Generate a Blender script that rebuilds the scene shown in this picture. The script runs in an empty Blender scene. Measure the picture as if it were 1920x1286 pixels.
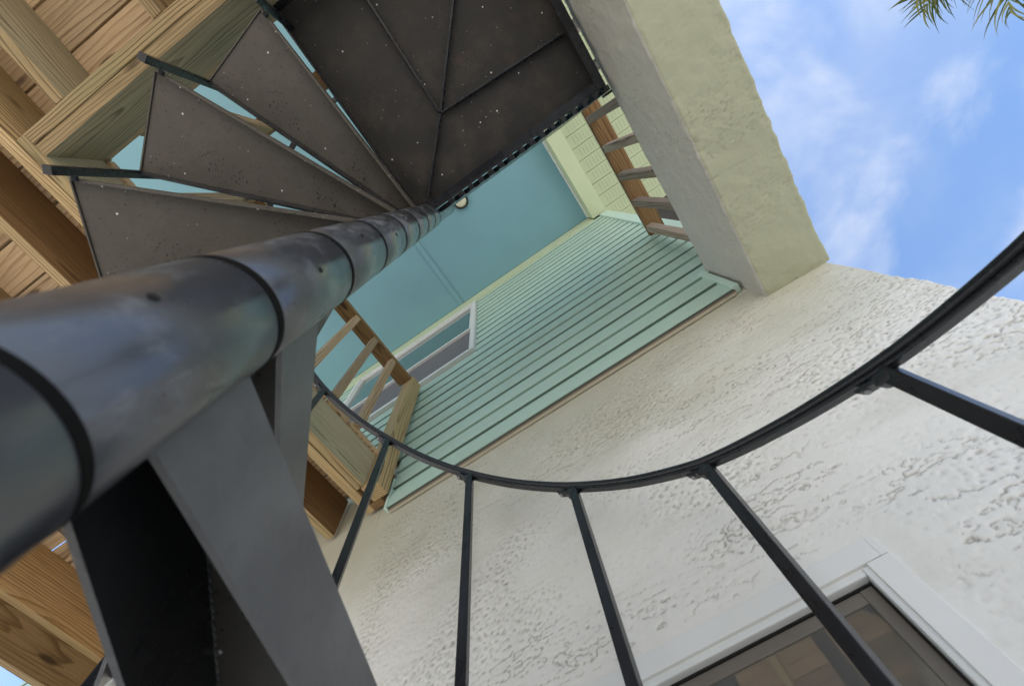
import bpy, bmesh, math, random
import numpy as np
from mathutils import Vector, Matrix, noise as mnoise
random.seed(7)
C = bpy.context.scene.collection
R = math.radians
H = 1.5                       # height of the lens above the ground; all z below are relative to the lens
PI = math.pi

# ------------------------------------------------------------------ node helpers
class NT:
    def __init__(s, name):
        s.m = bpy.data.materials.new(name); s.m.use_nodes = True
        s.t = s.m.node_tree; s.t.nodes.clear()
        s.out = s.t.nodes.new('ShaderNodeOutputMaterial')
        s.b = s.t.nodes.new('ShaderNodeBsdfPrincipled')
        s.link(s.b.outputs[0], s.out.inputs[0])
    def link(s, a, b): s.t.links.new(a, b)
    def put(s, sock, v):
        if hasattr(v, 'links') or isinstance(v, bpy.types.NodeSocket): s.link(v, sock)
        else: sock.default_value = v
    def n(s, typ, **kw):
        nd = s.t.nodes.new(typ)
        for k, v in kw.items(): setattr(nd, k, v)
        return nd
    def obj(s): return s.n('ShaderNodeTexCoord').outputs['Object']
    def mapping(s, v, scale=(1,1,1), loc=(0,0,0)):
        nd = s.n('ShaderNodeMapping'); s.put(nd.inputs[0], v)
        s.put(nd.inputs['Location'], loc); s.put(nd.inputs['Scale'], scale); return nd.outputs[0]
    def noise(s, v, scale, detail=4, rough=.55, dist=0, col=False):
        nd = s.n('ShaderNodeTexNoise'); s.put(nd.inputs['Vector'], v)
        nd.inputs['Scale'].default_value = scale; nd.inputs['Detail'].default_value = detail
        nd.inputs['Roughness'].default_value = rough; nd.inputs['Distortion'].default_value = dist
        return nd.outputs['Color' if col else 'Fac']
    def voro(s, v, scale, feature='F1', rnd=1, out='Distance'):
        nd = s.n('ShaderNodeTexVoronoi', feature=feature); s.put(nd.inputs['Vector'], v)
        nd.inputs['Scale'].default_value = scale; nd.inputs['Randomness'].default_value = rnd
        return nd.outputs[out]
    def math(s, op, a, b=0, c=0, clamp=False):
        nd = s.n('ShaderNodeMath', operation=op, use_clamp=clamp)
        s.put(nd.inputs[0], a); s.put(nd.inputs[1], b); s.put(nd.inputs[2], c); return nd.outputs[0]
    def vmath(s, op, a, b):
        nd = s.n('ShaderNodeVectorMath', operation=op); s.put(nd.inputs[0], a); s.put(nd.inputs[1], b); return nd.outputs[0]
    def step(s, v, a, b, c=0., d=1.):
        nd = s.n('ShaderNodeMapRange', interpolation_type='SMOOTHSTEP')
        s.put(nd.inputs[0], v); nd.inputs[1].default_value = a; nd.inputs[2].default_value = b
        nd.inputs[3].default_value = c; nd.inputs[4].default_value = d; return nd.outputs[0]
    def ramp(s, v, stops):
        nd = s.n('ShaderNodeValToRGB'); s.put(nd.inputs[0], v); e = nd.color_ramp.elements
        while len(e) < len(stops): e.new(.5)
        for el, (p, c) in zip(e, stops): el.position = p; el.color = (*c, 1)
        return nd.outputs[0]
    def mix(s, f, a, b, mode='MIX'):
        nd = s.n('ShaderNodeMix', data_type='RGBA', blend_type=mode)
        s.put(nd.inputs[0], f)
        for i, v in ((6, a), (7, b)): s.put(nd.inputs[i], (*v, 1) if isinstance(v, tuple) and len(v) == 3 else v)
        return nd.outputs[2]
    def bump(s, h, strength=1, dist=.01, nrm=None):
        nd = s.n('ShaderNodeBump'); s.put(nd.inputs['Height'], h)
        nd.inputs['Strength'].default_value = strength; nd.inputs['Distance'].default_value = dist
        if nrm is not None: s.link(nrm, nd.inputs['Normal'])
        return nd.outputs[0]
    def fin(s, col, rough=.6, nrm=None, metal=0, spec=.5, **kw):
        s.put(s.b.inputs['Base Color'], (*col, 1) if isinstance(col, tuple) and len(col) == 3 else col)
        s.put(s.b.inputs['Roughness'], rough); s.put(s.b.inputs['Metallic'], metal)
        s.put(s.b.inputs['Specular IOR Level'], spec)
        if nrm is not None: s.link(nrm, s.b.inputs['Normal'])
        for k, v in kw.items(): s.put(s.b.inputs[k], v)
        return s.m

def mat_wood(name, light, mid, dark, tint, freq=75, tintamt=.5, rough=.75, wet=0):
    k = NT(name); v = k.obj()
    rnd = k.n('ShaderNodeNewGeometry').outputs['Random Per Island']
    orn = k.n('ShaderNodeObjectInfo').outputs['Random']
    rr = k.math('FRACT', k.math('ADD', rnd, k.math('MULTIPLY', orn, 3.71)))
    r2 = k.math('FRACT', k.math('MULTIPLY', rr, 7.31))
    off = k.n('ShaderNodeCombineXYZ'); k.put(off.inputs[0], k.math('MULTIPLY', rr, 31)); k.put(off.inputs[1], k.math('MULTIPLY', r2, 17)); k.put(off.inputs[2], k.math('MULTIPLY', rr, 13))
    wv = k.vmath('ADD', k.mapping(v, (.6, 4.5, 4.5)), off.outputs[0])
    warp = k.math('SUBTRACT', k.noise(wv, 1.6, 3, .5), .5)
    sp = k.n('ShaderNodeSeparateXYZ'); k.put(sp.inputs[0], v)
    y = k.math('ADD', sp.outputs[1], k.math('MULTIPLY', k.math('SUBTRACT', rr, .5), .22))
    z = k.math('ADD', sp.outputs[2], k.math('ADD', .035, k.math('MULTIPLY', r2, .09)))
    y = k.math('ADD', y, k.math('MULTIPLY', sp.outputs[0], k.math('MULTIPLY', k.math('SUBTRACT', r2, .5), .05)))
    d = k.math('SQRT', k.math('ADD', k.math('MULTIPLY', y, y), k.math('MULTIPLY', z, z)))
    d = k.math('ADD', d, k.math('MULTIPLY', warp, .060))
    fine = k.noise(k.vmath('ADD', k.mapping(v, (3, 90, 90)), off.outputs[0]), 1.5, 3, .6)
    fr = k.math('FRACT', k.math('ADD', k.math('MULTIPLY', d, freq), k.math('MULTIPLY', fine, .25)))
    ring = k.ramp(fr, [(0, (.1,)*3), (.08, (0,)*3), (.55, (.25,)*3), (.86, (1,)*3), (1, (.12,)*3)])
    col = k.mix(ring, light, mid)
    col = k.mix(k.step(fr, .78, .9), col, mid)
    band = k.step(k.noise(k.vmath('ADD', k.mapping(v, (.5, 3, 3)), off.outputs[0]), 1.3, 3), .38, .66)
    late = k.math('MULTIPLY', k.step(fr, .70, .93), k.step(fr, 1.0, .95))
    col = k.mix(k.math('MULTIPLY', late, k.math('ADD', .30, k.math('MULTIPLY', band, .55))), col, dark)
    col = k.mix(k.math('MULTIPLY', k.step(fine, .42, .75), .42), col, dark)
    tn = k.step(k.noise(k.vmath('ADD', k.mapping(v, (1, 2.5, 2.5)), off.outputs[0]), 2.2, 3), .35, .7)
    col = k.mix(k.math('MULTIPLY', k.math('MULTIPLY', tn, tintamt), k.math('ADD', .3, rr)), col, tint)
    # knots
    kn = k.voro(k.vmath('ADD', k.mapping(v, (2.6, 9, 9)), off.outputs[0]), 1.0)
    knm = k.step(kn, .16, .07)
    col = k.mix(k.math('MULTIPLY', knm, .8), col, tuple(c*.45 for c in dark))
    val = k.math('ADD', .62, k.math('MULTIPLY', r2, .55))
    col = k.mix(1, col, k.n('ShaderNodeCombineColor').outputs[0], 'MULTIPLY') if False else col
    hsv = k.n('ShaderNodeHueSaturation'); k.put(hsv.inputs['Color'], col); k.put(hsv.inputs['Value'], val)
    nm = k.bump(k.math('ADD', k.math('MULTIPLY', late, -.8), k.math('MULTIPLY', fine, .9)), .5, .0025)
    return k.fin(hsv.outputs[0], rough, nm, spec=.3)

def mat_stucco(name, base, crev_shade, rough=.75, overlay=None, sheen=.35, tone_amt=.2):
    k = NT(name); v = k.obj()
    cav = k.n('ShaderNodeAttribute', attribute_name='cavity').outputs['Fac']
    tone = k.noise(v, 1.3, 4)
    col = k.mix(k.math('MULTIPLY', k.step(tone, .35, .75), tone_amt), base, tuple(c*.76 for c in base))
    if overlay: col = overlay(k, v, col)
    fl = k.noise(v, 34, 4, .6)
    col = k.mix(k.math('MULTIPLY', k.step(fl, .5, .8), .10), col, tuple(c*.7 for c in base))
    col = k.mix(k.math('MULTIPLY', cav, .66), col, crev_shade)  # shade in the crevices painted into the colour
    grain = k.noise(v, 210, 3, .7); med = k.noise(v, 48, 4, .6)
    nm = k.bump(k.math('ADD', k.math('MULTIPLY', grain, .5), med), .45, .0028)
    return k.fin(col, rough, nm, spec=sheen)

def mat_metal(name, base, worn, rough=.4, speck=0, spots=0, chalk=.5, spec=.5, coat=0):
    k = NT(name); v = k.obj()
    cl = k.noise(k.mapping(v, (1, 1, .6)), 9, 5, .6)
    col = k.mix(k.math('MULTIPLY', k.step(cl, .40, .72), chalk), base, worn)
    fin = k.noise(v, 55, 4, .6)
    col = k.mix(k.math('MULTIPLY', k.step(fin, .5, .8), .3), col, tuple(c*.5 for c in base))
    rg = k.math('ADD', rough, k.math('MULTIPLY', k.math('SUBTRACT', cl, .5), .35))
    if spots:
        area = k.step(k.noise(v, 6, 3), .5, .66)
        d1 = k.voro(v, 110); d2 = k.noise(v, 130, 2)
        col = k.mix(k.math('MULTIPLY', k.math('MULTIPLY', k.step(d1, .42, .2), k.step(d2, .45, .58)), k.math('ADD', .14, k.math('MULTIPLY', area, .85))), col, (.012, .010, .009))
        d3 = k.voro(v, 38)
        col = k.mix(k.math('MULTIPLY', k.step(d3, .11, .06), .75), col, (.016, .012, .010))
        d4 = k.noise(v, 11, 3)
        col = k.mix(k.math('MULTIPLY', k.step(d4, .62, .74), .25), col, (.10, .055, .04))
    if speck:
        d = k.voro(v, 17); d2 = k.voro(k.mapping(v, loc=(3, 1, 5)), 31)
        col = k.mix(k.step(d, .062, .042), col, (.75, .74, .72))
        col = k.mix(k.math('MULTIPLY', k.step(d2, .085, .04), .45), col, (.42, .40, .37))
    nm = k.bump(k.math('ADD', k.math('MULTIPLY', fin, .5), cl), .35, .0025)
    return k.fin(col, rg, nm, spec=spec, **({'Coat Weight': .8, 'Coat Roughness': .2, 'Coat IOR': 1.55} if coat else {}))

def mat_pole():
    k = NT('glossy_black_enamel'); v = k.obj()
    a = k.noise(v, 14, 6, .62, .4); b = k.noise(k.mapping(v, (1, 1, .35), (3, 1, 2)), 46, 5, .65)
    c = k.noise(k.mapping(v, (1, 1, .12)), 210, 3, .6)
    smudge = k.math('MULTIPLY', k.step(a, .47, .66), k.step(b, .40, .66))
    col = k.mix(k.math('MULTIPLY', smudge, .7), (.046, .050, .058), (.17, .18, .20))
    col = k.mix(k.math('MULTIPLY', k.step(c, .66, .74), .3), col, (.17, .18, .19))
    d = k.voro(v, 60)
    col = k.mix(k.step(d, .09, .05), col, (.012, .011, .010))
    rg = k.math('ADD', .30, k.math('ADD', k.math('MULTIPLY', smudge, .25), k.math('MULTIPLY', k.math('SUBTRACT', a, .5), .25)))
    nm = k.bump(k.math('ADD', k.math('MULTIPLY', b, .5), a), .22, .002)
    return k.fin(col, rg, nm, spec=.8, **{'Coat Weight': .6, 'Coat Roughness': .18})

def mat_plain(name, base, rough=.5, var=.12, scale=6, spec=.4, bump=.15, metal=0):
    k = NT(name); v = k.obj()
    n1 = k.noise(v, scale, 4); n2 = k.noise(v, scale*14, 3)
    col = k.mix(k.math('MULTIPLY', k.step(n1, .3, .75), var*2.2), base, tuple(c*.68 for c in base))
    return k.fin(col, rough, k.bump(k.math('ADD', n1, k.math('MULTIPLY', n2, .3)), bump, .004), spec=spec, metal=metal)

def siding_dirt(k, v, col):
    sp = k.n('ShaderNodeSeparateXYZ'); k.put(sp.inputs[0], v)
    s = k.noise(k.mapping(v, (14, 1, .8)), 1, 4)
    return k.mix(k.math('MULTIPLY', k.step(s, .5, .8), .18), col, (.25, .33, .26))

def wall_tone(k, v, col):
    # olive tint, stronger towards the top of the wall, with random streaks
    sp = k.n('ShaderNodeSeparateXYZ'); k.put(sp.inputs[0], v)
    n1 = k.noise(v, 2.2, 4)
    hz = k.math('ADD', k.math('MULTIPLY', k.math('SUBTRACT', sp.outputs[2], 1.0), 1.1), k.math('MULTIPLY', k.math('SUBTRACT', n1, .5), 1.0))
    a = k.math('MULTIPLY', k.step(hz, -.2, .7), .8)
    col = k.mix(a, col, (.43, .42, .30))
    st = k.noise(k.mapping(v, (1.1, 1, 6)), 1.6, 4)
    return k.mix(k.math('MULTIPLY', k.step(st, .52, .72), .28), col, (.46, .44, .35))

M = {}
M['wood'] = mat_wood('treated_pine', (.525, .375, .195), (.37, .25, .125), (.085, .045, .02), (.36, .31, .15), 118)
M['wood_green'] = mat_wood('green_treated_pine', (.60, .52, .34), (.46, .39, .25), (.095, .068, .037), (.36, .35, .225), 95, .8)
M['wood_brown'] = mat_wood('brown_pine', (.27, .16, .07), (.18, .10, .042), (.05, .025, .012), (.20, .125, .055), 115, .5)
M['wood_board'] = mat_wood('pine_boards', (.64, .475, .29), (.49, .335, .19), (.17, .09, .042), (.55, .36, .20), 92, .45)
M['wood_orange'] = mat_wood('orange_pine', (.45, .295, .14), (.33, .20, .085), (.10, .05, .02), (.42, .24, .09), 100, .5)
M['wood_grey'] = mat_wood('weathered_pine', (.50, .40, .30), (.37, .28, .20), (.13, .09, .06), (.46, .33, .26), 110, .6)
M['stucco'] = mat_stucco('white_stucco', (.85, .84, .80), (.27, .25, .21), .6, wall_tone, .4)
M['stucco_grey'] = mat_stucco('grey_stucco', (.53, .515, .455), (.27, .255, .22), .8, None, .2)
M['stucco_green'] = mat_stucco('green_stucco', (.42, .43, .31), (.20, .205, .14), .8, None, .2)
M['flashing'] = mat_plain('siding_return', (.20, .17, .135), .8, .12, 9, .2, .3)
M['siding'] = mat_plain('mint_vinyl', (.475, .645, .55), .42, .10, 3, .4, .05)
M['trim_green'] = mat_plain('mint_trim', (.58, .76, .67), .4, .08, 4, .4, .05)
M['fascia'] = mat_plain('pale_green_paint', (.56, .63, .42), .5, .08, 4, .4, .05)
M['soffit'] = mat_plain('pale_green_vinyl', (.50, .565, .375), .5, .10, 4, .3, .05)
M['ceiling'] = mat_plain('teal_paint', (.215, .42, .505), .5, .12, 1.6, .35, .08)
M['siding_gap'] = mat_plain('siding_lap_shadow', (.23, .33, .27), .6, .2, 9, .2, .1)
M['siding_shade'] = mat_plain('vinyl_edge_shade', (.345, .48, .40), .6, .2, 9, .2, .1)  # shade under the laps put into the colour of their undersides
M['white'] = mat_plain('white_vinyl', (.74, .76, .755), .38, .08, 5, .4, .05)
M['white_old'] = mat_plain('white_wood_paint', (.82, .825, .81), .45, .10, 3, .4, .08)
M['dark'] = mat_plain('dark_gap', (.02, .02, .02), .7, .1, 5, .2, .1)
M['pole'] = mat_pole()
M['plate'] = mat_metal('brown_black_enamel', (.090, .080, .067), (.120, .107, .091), .55, 1, 1, .6, .3)
M['black'] = mat_metal('black_enamel', (.014, .015, .018), (.034, .036, .040), .28, 0, 0, .6, .5)
M['plate_shaded'] = mat_metal('shaded_enamel_plate', (.032, .0285, .0255), (.066, .057, .048), .5, 1, 1, .7, .35)  # darker copy of the tread enamel: the landing's shade put into the colour
M['lip'] = mat_metal('grey_enamel', (.082, .085, .089), (.14, .142, .143), .36, 0, 0, .8, .5)
M['gasket'] = mat_plain('rubber_gasket', (.008, .0075, .007), .8, .1, 30, .1, .2)
M['steel'] = mat_plain('zinc_steel', (.35, .35, .36), .45, .2, 40, .5, .2)
M['lens'] = mat_plain('frosted_lens', (.78, .74, .58), .35, .1, 8, .4, .02)
M['bronze'] = mat_plain('dark_bronze', (.03, .027, .025), .4, .1, 12, .4, .1)
M['taupe'] = mat_plain('taupe_window_frame', (.17, .155, .135), .5, .15, 14, .3, .1)
M['sealant'] = mat_plain('dirty_sealant', (.52, .47, .37), .8, .15, 12, .2, .2)
M['roof'] = mat_plain('shingle', (.12, .115, .11), .9, .2, 14, .2, .6)
M['screen'] = mat_plain('insect_screen', (.16, .155, .165), .65, .08, 20, .3, .1)

def mat_glass(name, tint, metal, rough=.03, specks=1):
    k = NT(name); v = k.obj()
    n1 = k.noise(v, 1.2, 2)
    sp = k.voro(k.mapping(v, (1, 1, 1)), 26)
    col = k.mix(k.math('MULTIPLY', k.step(sp, .05, .03), specks), tint, (.6, .6, .58))  # small pale specks on the pane
    return k.fin(col, rough, None, metal=metal, spec=.8, **{'Coat Weight': .6, 'Coat Roughness': .02})
M['glass'] = mat_glass('dark_window_glass', (.22, .22, .205), .55, .0)
M['glass_teal'] = mat_glass('upper_window_glass', (.12, .19, .195), .6, .03, 0)

def mat_ground():
    k = NT('pale_concrete'); v = k.obj()
    a = k.noise(v, .7, 5); b = k.noise(v, 18, 5); c = k.noise(v, 140, 3)
    col = k.mix(k.step(a, .3, .7), (.80, .75, .65), (.70, .65, .55))
    col = k.mix(k.math('MULTIPLY', k.step(b, .5, .75), .35), col, (.30, .28, .24))
    return k.fin(col, .85, k.bump(k.math('ADD', b, c), .3, .01), spec=.2)
M['ground'] = mat_ground()
def mat_leaf():
    k = NT('palm_leaf'); v = k.obj()
    rnd = k.n('ShaderNodeNewGeometry').outputs['Random Per Island']
    col = k.ramp(rnd, [(0, (.05, .085, .018)), (.45, (.10, .14, .025)), (.8, (.22, .24, .04)), (1, (.34, .33, .09))])
    n1 = k.noise(v, 9, 3)
    col = k.mix(k.math('MULTIPLY', n1, .5), col, (.05, .07, .02))
    return k.fin(col, .45, None, spec=.4)
M['leaf'] = mat_leaf()
def mat_trunk():
    k = NT('palm_bark'); v = k.obj()
    a = k.noise(k.mapping(v, (3, 3, 14)), 1, 5); b = k.noise(v, 30, 4)
    col = k.mix(k.step(a, .35, .65), (.22, .18, .13), (.11, .09, .065))
    return k.fin(col, .9, k.bump(k.math('ADD', a, k.math('MULTIPLY', b, .4)), .8, .03), spec=.15)
M['bark'] = mat_trunk()

# ------------------------------------------------------------------ object helpers
WM = {}                                               # world matrix of every object made here
def tag(o, label=None, cat=None, group=None, kind=None):
    if label: o['label'] = label
    if cat: o['category'] = cat
    if group: o['group'] = group
    if kind: o['kind'] = kind
    return o
def put(o, mtx, parent=None):
    C.objects.link(o)
    if parent is not None:
        o.parent = parent; o.matrix_basis = WM[parent].inverted() @ mtx
    else: o.matrix_basis = mtx
    WM[o] = mtx; return o
def thing(name, label, cat, loc, group=None):
    o = bpy.data.objects.new(name, None); o.empty_display_size = .1
    tag(o, label, cat, group); return put(o, Matrix.Translation((loc[0], loc[1], loc[2]+H)))
def obj(name, bm, mat, parent=None, mtx=None, smooth=False, label=None):
    me = bpy.data.meshes.new(name); bmesh.ops.recalc_face_normals(bm, faces=bm.faces)
    if smooth:
        for f in bm.faces: f.smooth = True
    bm.to_mesh(me); bm.free()
    for m in (mat if isinstance(mat, list) else [mat]): me.materials.append(m)
    o = bpy.data.objects.new(name, me)
    if label: o['label'] = label
    return put(o, mtx if mtx is not None else Matrix.Translation((0, 0, H)), parent)
def bevel(bm, w, seg=2, ang=.6):
    es = [e for e in bm.edges if len(e.link_faces) == 2 and e.calc_face_angle(0) > ang]
    if es and w > 0: bmesh.ops.bevel(bm, geom=es, offset=w, segments=seg, profile=.6, affect='EDGES', clamp_overlap=True)
def add_box(bm, lo, hi, bev=0, jit=0):
    lo, hi = Vector(lo), Vector(hi); tmp = bmesh.new()
    bmesh.ops.create_cube(tmp, size=1)
    for v in tmp.verts: v.co = Vector([(lo[i]+hi[i])/2 + v.co[i]*(hi[i]-lo[i]) for i in range(3)])
    if bev: bevel(tmp, bev)
    me = bpy.data.meshes.new('t'); tmp.to_mesh(me); tmp.free(); bm.from_mesh(me); bpy.data.meshes.remove(me)
def box(name, lo, hi, mat, parent=None, bev=.002, label=None):
    """box given by lens-relative corners; its object sits at the box centre"""
    c = Vector([(a+b)/2 for a, b in zip(lo, hi)]); h = Vector([abs(b-a)/2 for a, b in zip(lo, hi)])
    bm = bmesh.new(); add_box(bm, -h, h, bev)
    return obj(name, bm, mat, parent, Matrix.Translation(c+Vector((0, 0, H))), label=label)
def lumber(name, lo, hi, mat, parent=None, bev=.003, label=None, warp=.002, under=None):
    """a piece of timber: local x runs along its length so that the grain does too"""
    c = Vector([(a+b)/2 for a, b in zip(lo, hi)]); s = [abs(b-a) for a, b in zip(lo, hi)]
    ax = s.index(max(s))
    rot = [Matrix.Identity(4), Matrix.Rotation(PI/2, 4, 'Z'), Matrix.Rotation(-PI/2, 4, 'Y')][ax]
    l = s[ax]
    inv = rot.to_3x3().inverted()
    hs = inv @ Vector([x/2 for x in s]); hs = Vector([abs(x) for x in hs])
    bm = bmesh.new(); add_box(bm, -hs, hs, bev)
    n = max(2, int(l/.12))
    for i in range(1, n):
        bmesh.ops.bisect_plane(bm, geom=bm.verts[:]+bm.edges[:]+bm.faces[:], plane_co=(-hs.x+2*hs.x*i/n, 0, 0), plane_no=(1, 0, 0))
    sd = random.random()*50
    for v in bm.verts:
        o_ = mnoise.noise_vector(Vector((v.co.x*2.2+sd, 0, sd)))
        v.co.y += o_.y*warp; v.co.z += o_.z*warp
    if under:  # paler wood on downward faces: light from below put into the colour
        bm.normal_update()
        for f in bm.faces:
            if (rot.to_3x3() @ f.normal).z < -.7: f.material_index = 1
        mat = [mat, under]
    return obj(name, bm, mat, parent, Matrix.Translation(c+Vector((0, 0, H))) @ rot, label=label)
def lathe(bm, prof, seg=48, cap=True):
    rings = []
    for r, z in prof: rings.append([bm.verts.new((r*math.cos(2*PI*i/seg), r*math.sin(2*PI*i/seg), z)) for i in range(seg)])
    for a, b in zip(rings, rings[1:]):
        for i in range(seg): bm.faces.new((a[i], a[(i+1) % seg], b[(i+1) % seg], b[i]))
    if cap: bm.faces.new(rings[0]); bm.faces.new(rings[-1])
def sweep(bm, pts, prof, frames):
    """prof: list of (a,b); frames: per point (u,v) axes"""
    rings = [[bm.verts.new(Vector(p)+u*a+w*b) for a, b in prof] for p, (u, w) in zip(pts, frames)]
    n = len(prof)
    for A, B in zip(rings, rings[1:]):
        for i in range(n): bm.faces.new((A[i], A[(i+1) % n], B[(i+1) % n], B[i]))
    bm.faces.new(rings[0]); bm.faces.new(rings[-1])

# ------------------------------------------------------------------ camera
cam = bpy.data.cameras.new('camera'); co = bpy.data.objects.new('camera', cam); C.objects.link(co)
cam.sensor_width = 36; cam.lens = 847.963/1920*36; cam.clip_start = .01; cam.clip_end = 2000
RM = ((0.827399779, 0.557879741, -0.064651369), (-0.547055903, 0.77455447, -0.317482616), (-0.127041113, 0.298052960, 0.946057603))
mw = Matrix.Identity(4)
for i in range(3):
    mw[i][0] = RM[0][i]; mw[i][1] = -RM[1][i]; mw[i][2] = -RM[2][i]
mw.translation = (0, 0, H); co.matrix_world = mw
cam.dof.use_dof = True; cam.dof.focus_distance = 2.0; cam.dof.aperture_fstop = 5.6
bpy.context.scene.camera = co

# ------------------------------------------------------------------ setting
bm = bmesh.new(); bmesh.ops.create_grid(bm, x_segments=8, y_segments=8, size=250)
g = obj('ground', bm, M['ground'], None, Matrix.Identity(4)); g['kind'] = 'structure'

# ------------------------------------------------------------------ house
WY, SY = .83, .80                      # stucco face, siding face
house = thing('house', 'two storey house, pale stucco below, mint lap siding and teal porch ceiling above', 'house', (0, 2.5, -H))
XC = .838                              # the house corner
def quad(bm, a, b, c, d): bm.faces.new([bm.verts.new(p) for p in (a, b, c, d)])
# hand-trowelled stucco is real relief: a fine grid lifted by a height field
rng = np.random.default_rng(11)
def field(nu, nv, du, dv, lu, lv, octv=1, gain=.5):
    """smooth random field, zero mean and unit deviation, with correlation lengths lu, lv (metres)"""
    ku = np.fft.fftfreq(nu, du)[:, None]*2*PI; kv = np.fft.fftfreq(nv, dv)[None, :]*2*PI
    out = np.zeros((nu, nv)); g = 1.0
    for o in range(octv):
        q = np.fft.ifft2(np.fft.fft2(rng.standard_normal((nu, nv)))*np.exp(-((ku*lu/2**o)**2+(kv*lv/2**o)**2)/4)).real
        out += g*q/q.std(); g *= gain
    return out/out.std()
def sst(x, a, b): t_ = np.clip((x-a)/(b-a), 0, 1); return t_*t_*(3-2*t_)
def blur(h, du, dv, sg):
    ku = np.fft.fftfreq(h.shape[0], du)[:, None]*2*PI; kv = np.fft.fftfreq(h.shape[1], dv)[None, :]*2*PI
    return np.fft.ifft2(np.fft.fft2(h)*np.exp(-(ku**2+kv**2)*sg*sg/2)).real
def trowel(nu, nv, du, dv, amt=1.0, stretch=1.0):
    # a few thin skims, each dragged along the wall: torn edges give long broken ridges
    press = sst(field(nu, nv, du, dv, .20, .12), -1.4, .2); rough = sst(field(nu, nv, du, dv, .14, .08), -.4, .9)
    jag = field(nu, nv, du, dv, .013, .0055); fine = field(nu, nv, du, dv, .0060, .0042)
    h = np.zeros((nu, nv))
    for lu, lv, st, lev in ((.26, .036, .0022, (-.75, .15, .95)), (.17, .024, .0018, (-.8, .7)), (.30, .055, .0024, (-.5, .5)), (.12, .017, .0011, (-.6, .8))):
        f = field(nu, nv, du, dv, lu*stretch, lv, 2, .16)+.11*jag+.07*fine
        tear = sst(field(nu, nv, du, dv, .055*stretch, .022)+.45*jag, -.15, .5)*(.12+.88*press)
        for t_ in lev:
            c_ = f-t_
            h += st*tear*(np.clip(c_/.05, -.5, .5)*np.exp(-np.maximum(c_, 0)/.30)*np.exp(np.minimum(c_, 0)/.08) - .62*np.exp(-((c_+.05)/.080)**2))
    pt = field(nu, nv, du, dv, .0105*stretch, .0058)
    band = sst(field(nu, nv, du, dv, .10*stretch, .016), -.1, .8)
    h -= .0019*sst(pt, 1.25, 1.9)*band*(.12+.88*rough)
    h += .0010*sst(field(nu, nv, du, dv, .011, .007), .7, 1.8)*(.15+.85*rough)
    h += .00058*field(nu, nv, du, dv, .0055, .0045)*(.45+rough)
    h += .0016*field(nu, nv, du, dv, .11, .06)
    return h*amt
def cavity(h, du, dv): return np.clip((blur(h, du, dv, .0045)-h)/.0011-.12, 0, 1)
def grid_faces(nu, nv, off=0):
    i = np.arange(nu-1)[:, None]*nv+np.arange(nv-1)[None, :]+off
    return np.stack([i, i+1, i+nv+1, i+nv], -1)
def mesh_obj(name, verts, quads, mats, parent, smooth, cav=None, mi=None, label=None):
    me = bpy.data.meshes.new(name); verts = np.asarray(verts, 'f'); quads = np.asarray(quads, 'i')
    me.vertices.add(len(verts)); me.vertices.foreach_set('co', verts.ravel())
    me.loops.add(quads.size); me.loops.foreach_set('vertex_index', quads.ravel())
    me.polygons.add(len(quads)); me.polygons.foreach_set('loop_start', np.arange(len(quads), dtype='i')*4)
    me.polygons.foreach_set('use_smooth', np.full(len(quads), smooth) if isinstance(smooth, bool) else np.asarray(smooth))
    if mi is not None: me.polygons.foreach_set('material_index', np.asarray(mi, 'i'))
    if cav is not None:
        at_ = me.attributes.new('cavity', 'FLOAT', 'POINT'); at_.data.foreach_set('value', np.asarray(cav, 'f'))
    for m_ in mats: me.materials.append(m_)
    me.update(); me.validate()
    o = bpy.data.objects.new(name, me)
    if label: o['label'] = label
    return put(o, Matrix.Translation((0, 0, H)), parent)
WX0, WX1, WZ0, WZ1 = -.92, .187, -.62, .548      # lower window opening
GX0, GZ0, GZ1 = -1.12, .30, 1.72
r_ = .011; arc = r_*PI/2; L1 = XC-r_-GX0; LU = L1+arc+.07
du = .0028; nu = int(LU/du)+1; nv = int((GZ1-GZ0)/du)+1
U = np.arange(nu)*du; V = GZ0+np.arange(nv)*du
h = trowel(nu, nv, du, du, 1.0)
# skimmed smooth round the window casing
X_ = (GX0+U)[:, None]; Z_ = V[None, :]
dist = np.maximum(X_-(WX1+.04), Z_-(WZ1+.038)); h *= (.06+.94*sst(dist, -.002, .055))
h *= sst(U, 0, .12)[:, None]
h *= (1-.65*sst(Z_, 1.42, 1.60)*sst(-X_, -.62, -.5))
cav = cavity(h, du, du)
th = np.clip((U-L1)/r_, 0, PI/2)[:, None]*np.ones((1, nv)); ov = np.clip(U-L1-arc, 0, None)[:, None]
px = np.where(U[:, None] < L1, X_, XC-r_+r_*np.sin(th))+h*np.sin(th)
py = WY+r_*(1-np.cos(th))+ov-h*np.cos(th)
verts = np.stack([px, py, Z_*np.ones((nu, 1))], -1).reshape(-1, 3)
q = grid_faces(nu, nv); cx_ = X_[:-1]; cz_ = Z_[:, :-1]
keep = ~((cx_ < WX1-.003) & (cx_ > WX0+.003) & (cz_ < WZ1-.003))
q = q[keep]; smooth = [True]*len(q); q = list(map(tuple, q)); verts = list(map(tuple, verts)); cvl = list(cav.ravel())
def wq(*ps):
    n0 = len(verts); verts.extend(ps); q.append((n0, n0+1, n0+2, n0+3)); smooth.append(False); cvl.extend([0]*4)
for x0, x1, z0, z1 in ((-4.2, GX0, -H, 4.6), (WX1, XC, -H, GZ0), (GX0, WX0, -H, GZ0), (WX0, WX1, -H, WZ0), (GX0, XC, GZ1, 4.6)):
    wq((x0, WY, z0), (x1, WY, z0), (x1, WY, z1), (x0, WY, z1))
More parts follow.
